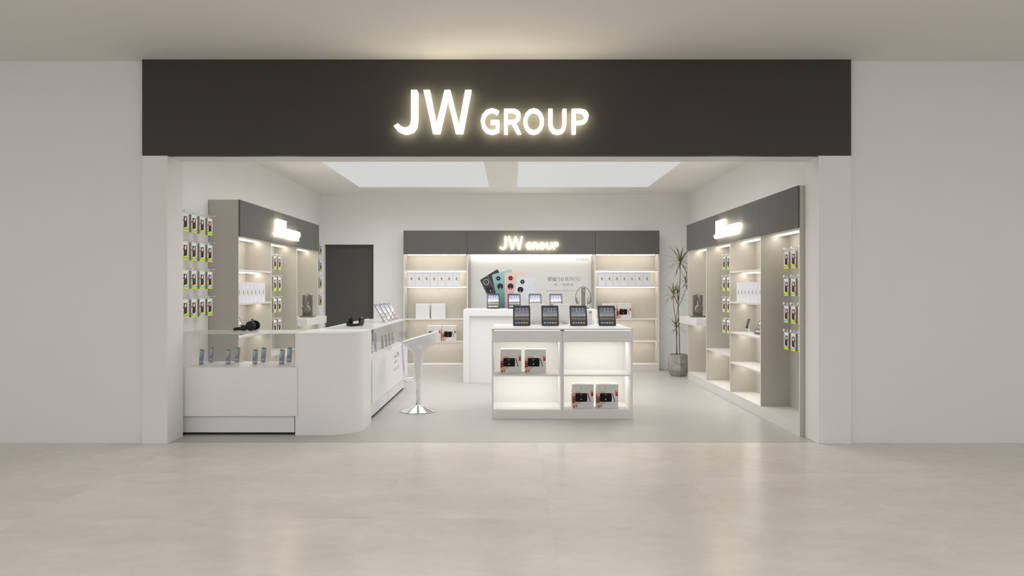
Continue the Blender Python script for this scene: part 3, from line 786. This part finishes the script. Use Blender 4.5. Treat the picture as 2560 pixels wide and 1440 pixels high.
for row, (y, rn) in enumerate(((6.52, 'front'), (6.738, 'rear'))):
    for k in range(4):
        phone_on_stand(-2.853 + .2455 * k, y, YAW, f'in the shopfront glass case, {rn} row, {ORD[k]} from the pillar', 'in the shopfront glass case')
for k, y in enumerate((7.68, 7.93, 8.36, 8.60, 8.845, 9.09)):
    phone_on_stand(-1.515, y, PI / 2 - R(1.5), f'in side glass cases, front row, {ORD[k]} from the curved corner', 'in the side glass cases')
for k, y in enumerate((8.845, 9.09)):
    phone_on_stand(-1.735, y, PI / 2 - R(1.5), f'in side glass cases, rear row, {["nearer", "farther from"][k]} the curved corner', 'in the side glass cases')

# small phones on white stands in the side cabinets
def make_desk_stand():
    t = empty('charging_stand')                # faces -y
    G().zprism(rrect(-.045, -.05, .045, .06, .012), 0, .006).build('base', M['whiteplastic'], t, bevel=.001)
    G().sweep([(0, .028, .006), (0, .022, .03), (0, .012, .055), (0, .018, .075)], [(-.018, -.005), (.018, -.005), (.018, .005), (-.018, .005)], up=Vector((0, 1, 0))).build('neck', M['whiteplastic'], t, bevel=.001)
    G().box(-.022, .022, -.014, .012, .042, .047).build('cradle', M['whiteplastic'], t, bevel=.001)
    return t
def make_slim_phone():
    t = empty('slim_phone')
    X = Matrix.Rotation(-R(17), 4, 'X')
    G().prism(rrect(-.026, 0, .026, .115, .008), 0, .007, xf=X).build('body', M['black'], t, 40, bevel=.001)
    G().add([(x, -.0004, z) for x, z in rrect(-.0235, .01, .0235, .105, .003)], [list(range(24))], xf=X).build('screen', M['bezel'], t)
    return t
DS, SP = Kind(make_desk_stand), Kind(make_slim_phone)
for side, x, rz in (('left', -2.95, PI / 2), ('right', 2.69, -PI / 2)):
    DS.put(f'white phone stand on the {side} cabinet shelf beside the tablet', 'phone stand', (x, 8.14, .8106), rz, 'white phone stands')
    dx = -.012 * (-1 if side == 'left' else 1)
    SP.put(f'slim black phone leaning on the white stand in the {side} cabinet', 'smartphone', (x - (.012 if side == 'right' else -.012), 8.14, .8580), rz, 'slim black phones')

# ================================================================== glass counters
GT = 0.008
def counter(label, loc, rz, w, toe, rim=True):
    """front faces -y; origin front-left at floor; depth .5"""
    t = thing('glass_counter', label, 'counter', loc, rz, 'glass display counters')
    D = 0.5
    G().box(0, w + toe, -0.0, 0.018, 0.1747, 0.610).build('front_panel', M['white'], t, bevel=.0012)
    b = G(); b.box(0.004, w - 0.004, 0.0185, D, 0.1747, 0.597)
    b.build('body', M['white'], t, bevel=.001)
    G().box(0.002, w - 0.002, 0.0, D, 0.5975 if False else 0.6105, 0.612).build('display_deck', M['white'], t)
    G().box(0.0, w - (0.026 if rim else 0.012), 0.047, D - 0.03, 0.02, 0.174).build('kick', M['white'], t, bevel=.001)
    G().box(0.0, w - 0.006, 0.055, D - 0.04, 0.0, 0.0195).build('foot', M['gap'], t)
    if True: G().box(w - (0.0255 if rim else .0115), w - 0.0055, 0.06, D - 0.05, 0.02, 0.17).build('kick_gap', M['gap'], t)
    G().box(0.001, w - 0.001, 0.003, D, ZG - GT, ZG).build('glass_top', M['glasstop'], t)
    if rim: G().box(0.0, w, D + .0003, D + .022, ZG - .02, ZG + .0004).build('rear_rim', M['white'], t, bevel=.001)
    G().box(0.001, w - 0.001, 0.003, 0.003 + GT, 0.6125, ZG - GT - .0002).build('front_glass', M['glass'], t)
    G().box(0.001, w - 0.001, D - GT, D, 0.6125, ZG - GT - .0002).build('rear_glass', M['glass'], t)
    for x in (0.001, w - 0.001 - GT):
        G().box(x, x + GT, 0.012, D - GT - .0005, 0.6125, ZG - GT - .0002).build('end_glass', M['glass'], t)
    return t
counter('white glass-topped counter across the shopfront beside the left pillar', (-3.02, 6.355, 0), 0, 1.074, 0.022, False)
counter('white side glass counter next to the curved corner block', (-1.372, 6.985, 0), PI / 2, 1.172, 0)
cf = counter('white side glass counter with violet poster, behind the bar stool', (-1.372, 8.158, 0), PI / 2, 1.172, 0)
# printed poster on the front of the far counter (x along the counter from its near end)
pp = Print()
rx = lambda d: d - 8.158
grad = [((176, 190, 214), 0), ((190, 184, 222), .3), ((206, 166, 218), .52), ((216, 178, 216), .68), ((226, 208, 226), .85), ((214, 220, 234), 1)]
def gcol(t):
    for (c0, a), (c1, b) in zip(grad, grad[1:]):
        if t <= b: return tuple(p + (q - p) * (t - a) / (b - a) for p, q in zip(c0, c1))
    return grad[-1][0]
def stripe(l0, r0, l1, r1, za, zb, layer, f, n=12):
    for i in range(n):
        t0, t1 = i / n, (i + 1) / n
        z0, z1 = za + (zb - za) * t0, za + (zb - za) * t1
        L0, L1 = l0 + (l1 - l0) * t0, l0 + (l1 - l0) * t1
        Q0, Q1 = r0 + (r1 - r0) * t0, r0 + (r1 - r0) * t1
        pp.poly([(rx(L1), z1), (rx(Q1), z1), (rx(Q0), z0), (rx(L0), z0)], [f(t1), f(t1), f(t0), f(t0)], layer)
stripe(9.0, 9.328, 9.05, 9.328, .609, .176, 1, lambda t: (236, 236, 240))
stripe(8.80, 8.93, 9.00, 9.14, .609, .176, 2, gcol)
stripe(9.04, 9.12, 9.08, 9.12, .600, .43, 3, lambda t: (204 + 20 * t, 212 + 14 * t, 228 + 8 * t))
stripe(8.985, 9.0, 9.06, 9.09, .36, .25, 4, lambda t: (168 - 60 * math.sin(PI * t), 150 - 60 * math.sin(PI * t), 180 - 50 * math.sin(PI * t)))
pg = G(); pp.into(pg, -0.0002)
add_text(pg, 'vivo', rx(8.285), rx(8.445), .498, .045, (168, 166, 168), -0.0012)
add_text(pg, 'Y53s', rx(8.465), rx(8.64), .498, .055, (152, 150, 152), -0.0012)
add_text(pg, '6.58', rx(8.285), rx(8.46), .44, .033, (158, 156, 158), -0.0012)
add_text(pg, 'm℃ m℃', rx(8.285), rx(8.62), .352, .034, (176, 174, 176), -0.0012)
pg.build('poster_print', M['print'], cf)

# curved corner block
cb = thing('corner_block', 'plain white rounded corner block joining the two glass counter runs', 'counter', (-1.944, 6.377, 0))
Wc, Dc, rc = 0.564, 0.602, 0.285
poly = [(0, 0)] + [(Wc - rc + rc * math.sin(a), rc - rc * math.cos(a)) for a in [PI / 2 * i / 20 for i in range(21)]] + [(Wc, Dc), (0, Dc)]
G().zprism(poly, 0, 0.898).build('body', M['white'], cb, 30)
G().zprism(poly, 0.8985, ZG).build('top', M['white'], cb, 30)

# ================================================================== island
IX0, IX1, IY0, IY1 = -0.204, 1.219, 7.176, 8.12
xm = (IX0 + IX1) / 2
for k, (a, b) in enumerate(((IX0, xm - .0004), (xm + .0004, IX1))):
    t = thing('display_cabinet', ['lit white island cabinet with router boxes in its upper cell', 'lit white island cabinet with router boxes in its lower cell'][k], 'cabinet', (a, IY0, 0), 0, 'island display cabinets')
    w = b - a; s = 0.017; D = IY1 - IY0; yb = 0.48
    mm = [M['white'], M['grey_front']]
    for x in (0, w - s): G().box(x, x + s, 0, D, 0, 0.888, 0, front=1).build('side_panel', mm, t, bevel=.001)
    G().box(s, w - s, yb, D, 0.0, 0.888).build('back_panel', M['white'], t)
    G().box(s, w - s, 0.0, 0.02, 0, 0.078).build('plinth', M['grey_front'], t)
    G().box(s, w - s, 0.0, yb, 0.0785, 0.093).build('bottom_panel', mm, t)
    G().box(s, w - s, 0.0, yb, 0.4295, 0.444, 0, front=1).build('shelf', mm, t, bevel=.001)
    G().box(s, w - s, 0.0, yb, 0.775, 0.788).build('cell_top', M['white'], t)
    G().box(0.0012, w - 0.0012, -0.018, -0.0005, 0.779, 0.886).build('drawer', M['grey_front'], t, bevel=.0012)
    G().box(0.02, w - 0.02, -0.004, 0.006, 0.889, 0.8955).build('led_strip', M['led_line'], t)
    for z in (0.7745, 0.429):
        G().box(s + .004, w - s - .004, 0.24, 0.29, z - .0008, z - .0002).build('led_strip', M['led_soft'], t)
G().box(IX0, IX1, IY0 - 0.018, IY1, 0.8965, ZI).build('countertop', M['top'], None, bevel=.0015)
tag(bpy.data.objects['countertop'], 'white slab top of the island carrying the tablets', 'worktop')

# white docking unit behind the third tablet
dk = thing('docking_station', 'white docking box with grey port behind the third island tablet', 'device', (0.80, 7.93, ZI + .0005))
G().box(-.10, .095, 0, .05, .012, .165).build('housing', M['whiteplastic'], dk, bevel=.004)
G().box(.062, .088, -.0012, .003, .128, .146).build('port', M['cushiongrey'], dk)
G().box(-.115, .085, -.02, .07, 0, .011).build('foot', M['whiteplastic'], dk, bevel=.002)
G().box(.02, .108, -.03, -.024, .0, .055).build('clear_plate', M['acrylic'], dk)

# ================================================================== white desk
TX0, TX1, TY0, TY1, tt = -0.678, 1.182, 9.868, 10.62, 0.085
t = thing('reception_desk', 'tall white waterfall desk standing behind the island', 'desk', (TX0, TY0, 0))
w, d = TX1 - TX0, TY1 - TY0
G().box(0, w, 0, d, ZD - tt, ZD).build('desktop', M['white'], t, bevel=.002)
for x in (0, w - tt): G().box(x, x + tt, 0, d, 0, ZD - tt - .0004).build('leg', M['white'], t, bevel=.002)
G().box(tt, w - tt, 0.05, 0.07, 0, ZD - tt - .0004).build('modesty_panel', M['white'], t)

# ================================================================== headphones on stands
def make_hp_stand():
    t = empty('headphone_stand')               # front faces -y; plate stands in the y,z plane
    G().zprism(rrect(-.075, -.093, .075, .093, .012), 0, .02).build('base', M['brown'], t, bevel=.003)
    pl = [(-.0645, .02), (.0645, .02), (.0645, .3045), (-.0645, .3045)]
    hole = None
    g = G()
    X = Matrix.Rotation(PI / 2, 4, 'Z')
    g.box(-.023, .023, -.0645, -.0205, .02, .3045); g.box(-.023, .023, .0095, .0645, .02, .3045)
    g.box(-.023, .023, -.0205, .0095, .02, .175); g.box(-.023, .023, -.0205, .0095, .225, .3045)
    g.build('plate', M['brown'], t)
    m = G()
    m.box(-.006, .006, -.0655, -.0646, .255, .27)
    for z in (.18, .145, .11, .075): m.box(-.003, .005, -.0655, -.0646, z, z + .004)
    m.build('badge', M['cushion'], t)
    return t
def make_headphones():
    t = empty('headphones')                    # origin at stand base level; band spans x, arcs over z
    a, zc, h = .112, .15, .172
    N = 28
    arc = [(a * math.cos(PI * i / N), 0, zc + h * math.sin(PI * i / N)) for i in range(N + 1)]
    G().sweep(arc, [(-.0035, -.018), (.0035, -.018), (.0035, .018), (-.0035, .018)], up=Vector((0, 1, 0))).build('headband', M['brown'], t, 40, bevel=.001)
    pad = [((a - .006) * math.cos(PI * i / N), 0, zc + (h - .007) * math.sin(PI * i / N)) for i in range(5, N - 4)]
    G().sweep(pad, [(-.003, -.013), (.003, -.013), (.003, .013), (-.003, .013)], up=Vector((0, 1, 0))).build('band_pad', M['cushion'], t, 40)
    for s in (-1, 1):
        cx = s * (a - .012)
        Xc = Matrix.Translation((cx, 0, .117)) @ Matrix.Rotation(s * R(8), 4, 'Y') @ Matrix.Rotation(s * PI / 2, 4, 'Y')
        e = G().lathe([(0, -.002), (.034, -.002), (.044, -.006), (.05, -.014), (.05, .003 - .02), (.046, -.024), (0, -.024)][::-1], 32, xf=Xc @ Matrix.Translation((0, 0, .014)))
        ec = e.build('earcup', M['brown'], t, 40)
        G().lathe([(.02, -.012), (.05, -.012), (.056, -.006), (.057, .004), (.052, .012), (.0, .012)], 32, xf=Xc @ Matrix.Translation((0, 0, -.024))).build('cushion', M['earpad'], t, 40)
        G().lathe([(0, 0), (.009, 0), (.009, .0012), (0, .0012)], 14, xf=Xc @ Matrix.Translation((0, 0, .0135))).build('logo_disc', M['cushion'], ec)
        y = G(); x = s * a
        y.prism([(-.021, .075), (.021, .075), (.026, .11), (.021, .15), (.017, .20), (-.017, .20), (-.021, .15), (-.026, .11)], x * s - .004 if s > 0 else -x - .004, 0, xf=None) if False else None
        y.add([(x - .004, -.021, .11), (x - .004, .021, .11), (x - .004, .018, .17), (x - .004, -.018, .17), (x + .004, -.021, .11), (x + .004, .021, .11), (x + .004, .018, .17), (x + .004, -.018, .17)],
              [(0, 1, 2, 3), (7, 6, 5, 4), (0, 4, 5, 1), (1, 5, 6, 2), (2, 6, 7, 3), (3, 7, 4, 0)])
        y.build('yoke', M['brown'], t, bevel=.002)
    return t
HS, HP = Kind(make_hp_stand), Kind(make_headphones)
for where, loc, rz in (('on the left cabinet ledge by the door', (-2.835, 9.87, .9153), PI / 2), ('on the right cabinet ledge by the plant', (2.575, 9.87, .9153), -PI / 2), ('on the white desk in front of the poster', (1.038, 10.36, ZD + .0005), 0)):
    HS.put(f'brown headphone stand {where}', 'headphone stand', loc, rz, 'brown headphone stands')
    HP.put(f'brown headphones hung over a stand {where}', 'headphones', loc, rz, 'brown headphones on stands')

# black folded headphones lying on the glass tops
def make_black_hp():
    t = empty('folded_headphones')             # headband apex at -x, cups at +x, lying on z=0
    pts = [(0.085 + .02, -.075, .018)] + [(.045 - .06 * math.sin(a) * 1.3, -.075 * math.cos(a), .018 + .004 * math.cos(a * 2)) for a in [PI * i / 20 for i in range(21)]] + [(.105, .075, .018)]
    G().sweep(pts, [(-.004, -.014), (.004, -.014), (.004, .014), (-.004, .014)]).build('headband', M['black'], t, 40, bevel=.002)
    for s in (-1, 1):
        X = Matrix.Translation((.082, s * .072, .030)) @ Matrix.Rotation(-PI / 2 * s, 4, 'X')
        G().lathe([(0, -.012), (.024, -.012), (.028, -.008), (.028, .008), (.024, .013), (0, .013)], 24, xf=X).build('hinge', M['black'], t, 40)
        X = Matrix.Translation((.142, s * .058, .0485)) @ Matrix.Rotation(-PI / 2 * s, 4, 'X')
        c = G().lathe([(0, .026), (.03, .026), (.040, .021), (.044, .012), (.046, 0), (.046, -.002), (0, -.002)][::-1], 32, xf=X).build('earcup', M['black'], t, 40)
        G().lathe([(.018, -.022), (.036, -.022), (.045, -.016), (.0475, -.008), (.046, -.003), (0, -.003)], 32, xf=X).build('cushion', M['blackmatte'], t, 40)
        G().tube([(.082, s * .074, .032), (.105, s * .078, .043), (.13, s * .074, .0485)], .008, 8).build('yoke', M['black'], t, 40)
    return t
BH_ = Kind(make_black_hp)
BH_.put('black folded headphones lying on the shopfront counter glass', 'headphones', (-2.583, 6.70, ZG + .001), 0, 'black folded headphones')
BH_.put('black folded headphones lying on the side counter glass near the corner block', 'headphones', (-1.672, 7.475, ZG + .001), PI / 2, 'black folded headphones')

# ================================================================== bar stool
t = thing('bar_stool', 'white trumpet-shaped bar stool with chrome pole beside the side counter', 'stool', (-1.006, 7.63, 0))
G().lathe([(0, 0.0), (.188, 0.0), (.192, .004), (.190, .009), (.15, .022), (.09, .042), (.05, .058), (.036, .066), (.034, .074), (.0, .074)], 56).build('base', M['chrome'], t, 40)
G().lathe([(0.0255, .0745), (.0255, .36)], 28).build('pole', M['chrome'], t, 40)
prof = [(.034, .343), (.040, .42), (.0455, .50), (.052, .57), (.057, .612), (.066, .632), (.084, .650), (.112, .672), (.145, .700), (.172, .722), (.192, .742), (.206, .762), (.213, .79), (.216, .82), (.217, .87)]
def plane_z(x): return .7946 + .2966 * x
def cut_profile(ca, off=0.0):
    out = []
    for i, (r, z) in enumerate(prof):
        if z > plane_z(r * ca) and i:
            r0, z0 = prof[i - 1]; f0 = z0 - plane_z(r0 * ca); f1 = z - plane_z(r * ca); q = -f0 / (f1 - f0)
            out.append((r0 + (r - r0) * q, z0 + (z - z0) * q)); break
        out.append((r, z))
    # resample to a fixed count
    n = 22; d = [0]
    for (a, b), (c, e) in zip(out, out[1:]): d.append(d[-1] + math.hypot(c - a, e - b))
    res = []
    for k in range(n):
        s = d[-1] * k / (n - 1)
        for j in range(len(out) - 1):
            if s <= d[j + 1] + 1e-9:
                q = (s - d[j]) / max(1e-9, d[j + 1] - d[j]); res.append((out[j][0] + (out[j + 1][0] - out[j][0]) * q, out[j][1] + (out[j + 1][1] - out[j][1]) * q)); break
    return res
N = 64; vs = []; fs = []; K = None
for i in range(N):
    a = 2 * PI * i / N; ca, sa = math.cos(a), math.sin(a)
    p = cut_profile(ca)
    inner = []
    rr, zr = p[-1]
    zin = .675
    for k in range(1, 11):
        q = k / 10.0
        r = (rr - .012) * math.cos(q * PI / 2); z = zr - (zr - zin) * math.sin(q * PI / 2) ** .8
        inner.append((max(r, .0), z))
    p = p + [(rr - .006, zr + .003), (rr - .012, zr)] + inner[:-1]
    K = len(p)
    for r, z in p: vs.append((r * ca, r * sa, z))
vs.append((0, 0, .675))
for i in range(N):
    j = (i + 1) % N
    for q in range(K - 1): fs.append((i * K + q, j * K + q, j * K + q + 1, i * K + q + 1))
    fs.append((i * K + K - 1, j * K + K - 1, N * K))
fs.append([i * K for i in range(N)][::-1])
G().add(vs, fs).build('seat', M['gloss'], t, 50)
fr = [(-.03, -.02, .337)] + [(-.075 - .075 * math.cos(a), -.135 * math.sin(a) * (1 if True else 1), .335) for a in [PI * (.86 - 1.72 * i / 28) for i in range(29)]][::1] + [(-.03, .02, .337)]
ring = [(-.088 + .072 * math.cos(2 * PI * i / 36), .125 * math.sin(2 * PI * i / 36), .336) for i in range(36)]
g = G(); g.tube(ring, .0085, 10, closed=True); g.tube([(-.02, 0, .336), (-.012, 0, .336)], .02, 10)
g.build('footrest', M['chrome'], t, 40)
G().lathe([(.0258, .322), (.031, .324), (.031, .3425), (.0258, .3428)], 24, cap=False).build('collar', M['chrome'], t, 40)

# ================================================================== plant
t = thing('potted_plant', 'tall dracaena with bronze strap leaves in a faceted concrete pot', 'plant', (2.50, 10.70, 0))
n = 6; ph = R(-90 - 2)
pp_ = [(.0, 0.0), (.118, 0.0), (.122, .006), (.162, .085), (.165, .14), (.150, .30), (.143, .326), (.128, .326), (.13, .29), (.0, .288)]
G().lathe(pp_, n, phase=ph, cap=False).build('pot', M['concrete'], t, None, bevel=.004)
G().lathe([(0, .289), (.126, .289), (.12, .300), (0, .304)], 18, cap=False).build('soil', M['soil'], t, 60)
def wp(u, v, D): return Vector(((u - 1280) * D / F - 2.50, D - 10.70, CAMZ + (720 - v) * D / F))
def cane(pts, r0, r1):
    pts = [Vector(p) for p in pts]
    out = []
    for i in range(len(pts) - 1):
        p0, p1, p2, p3 = pts[max(i - 1, 0)], pts[i], pts[i + 1], pts[min(i + 2, len(pts) - 1)]
        for k in range(6):
            q = k / 6
            out.append(.5 * ((2 * p1) + (p2 - p0) * q + (2 * p0 - 5 * p1 + 4 * p2 - p3) * q * q + (3 * p1 - p0 - 3 * p2 + p3) * q ** 3))
    out.append(pts[-1]); m = len(out)
    G().tube(out, [r0 + (r1 - r0) * i / (m - 1) for i in range(m)], 8, up=Vector((0, 1, 0))).build('cane', M['stem'], t, 50)
heads = []
b1, b2 = Vector((-.025, -.01, .295)), Vector((.025, .01, .295))
H = [wp(1701, 657, 10.70), wp(1715, 709, 10.76), wp(1684, 738, 10.64), wp(1694, 736, 10.72), wp(1691, 819, 10.62)]
cane([b2, wp(1698, 830, 10.71), wp(1696, 775, 10.70), wp(1700, 700, 10.70), H[0]], .0075, .005)
cane([wp(1697, 766, 10.70), wp(1706, 745, 10.72), wp(1713, 725, 10.75), H[1]], .004, .003)
cane([b1, wp(1691, 850, 10.68), wp(1689, 800, 10.66), wp(1684, 765, 10.64), H[2]], .007, .0048)
cane([wp(1690, 802, 10.67), wp(1693, 780, 10.70), wp(1694, 760, 10.72), H[3]], .0045, .004)
cane([b1 + Vector((.012, .012, 0)), wp(1692, 850, 10.66), H[4]], .005, .004)
gl = G()
LC0, LC1, LC2 = (0.15, 0.19, 0.045), (0.29, 0.175, 0.085), (0.24, 0.12, 0.07)
rnd = random.Random(11)
def leaf(base, az, elev, length, droop, wd):
    n = 9; d = Vector((math.cos(az), math.sin(az), 0)); side = Vector((-math.sin(az), math.cos(az), 0))
    p = Vector(base); e = elev; step = length / n; vs = []; cs = []
    for i in range(n + 1):
        q = i / n
        wq = wd * (0.55 + 1.1 * q if q < .35 else 0.935 * (1 - ((q - .35) / .65) ** 1.6)) + .0004
        for s in (-1, 0, 1):
            vs.append(p + side * (s * wq) + Vector((0, 0, .25 * wq * abs(s))))
            c0, c1 = (LC0, LC1) if q < .35 else (LC1, LC2)
            w_ = q / .35 if q < .35 else (q - .35) / .65
            c = [a + (b - a) * w_ for a, b in zip(c0, c1)]
            if s == 0: c = [c[0] * .85, c[1] * 1.25, c[2]]
            cs.append(tuple(c))
        p = p + (d * math.cos(e) + Vector((0, 0, math.sin(e)))) * step
        e -= droop / n
    fs = []
    for i in range(n):
        for s in range(2): fs.append((i * 3 + s, i * 3 + s + 1, i * 3 + s + 4, i * 3 + s + 3))
    gl.add(vs, fs, 0, cs)
for hi, (h, cnt, ln) in enumerate(zip(H, (44, 22, 34, 20, 26), (.34, .22, .25, .20, .22))):
    for k in range(cnt):
        az = k * 2.39996 + hi; q = (k + .5) / cnt
        el = R(80 - 108 * q + rnd.uniform(-8, 8))
        if hi == 4 and k % 3 == 0: el = R(rnd.uniform(35, 75))
        dep = 0.72 + .28 * abs(math.cos(az))
        leaf(h + Vector((0, 0, .03 * (1 - q) - .02 * q)), az, el, ln * rnd.uniform(.75, 1.1) * dep, R(rnd.uniform(5, 28) + 42 * q), .0095 if hi == 0 else .0075)
fo = gl.build('foliage', M['leaf'], t, 60)

# ================================================================== light
w = bpy.data.worlds.new('hall_ambient'); bpy.context.scene.world = w; w.use_nodes = True  # even ambient fill added for the unseen open hall
w.node_tree.nodes['Background'].inputs[0].default_value = (0.91, 0.96, 1.0, 1)
w.node_tree.nodes['Background'].inputs[1].default_value = 0.67
def area(name, loc, sx, sy, power, col=(1, 1, 1), spread=180):
    l = bpy.data.lights.new(name, 'AREA'); l.shape = 'RECTANGLE'; l.size = sx; l.size_y = sy; l.energy = power; l.color = col
    l.spread = R(spread)
    o = bpy.data.objects.new(name, l); C.objects.link(o); o.location = loc
    return o
for a, b in LX:                       # extra light added below the panels; spread keeps it out of view
    area('panel_fill_light', ((a + b) / 2, (LY0 + LY1) / 2, ZC - 0.004), b - a - .05, LY1 - LY0 - .05, 47, (0.97, 0.985, 1.0), 158)
for x in (-6, -2, 2, 6):              # unseen lights added above the hall to brighten its floor
    for y in (-3.0, 0.6):
        area('hall_fill_light', (x, y, ZH - 0.01), 1.2, 1.2, 40, (0.92, 0.965, 1.0))

# ================================================================== camera
cd = bpy.data.cameras.new('camera'); cd.lens = 25.0; cd.sensor_width = 36.0; cd.sensor_fit = 'HORIZONTAL'; cd.clip_start = 0.05
co = bpy.data.objects.new('camera', cd); C.objects.link(co); co.location = (0, 0, CAMZ); co.rotation_euler = (PI / 2, 0, 0)
sc = bpy.context.scene; sc.camera = co
sc.view_settings.view_transform = 'Standard'; sc.view_settings.look = 'None'
sc.view_settings.exposure = 0.0; sc.view_settings.gamma = 1.0; sc.view_settings.use_curve_mapping = False
sc.cycles.max_bounces = 10; sc.cycles.diffuse_bounces = 6; sc.cycles.glossy_bounces = 4; sc.cycles.transparent_max_bounces = 24
sc.cycles.sample_clamp_indirect = 4.0
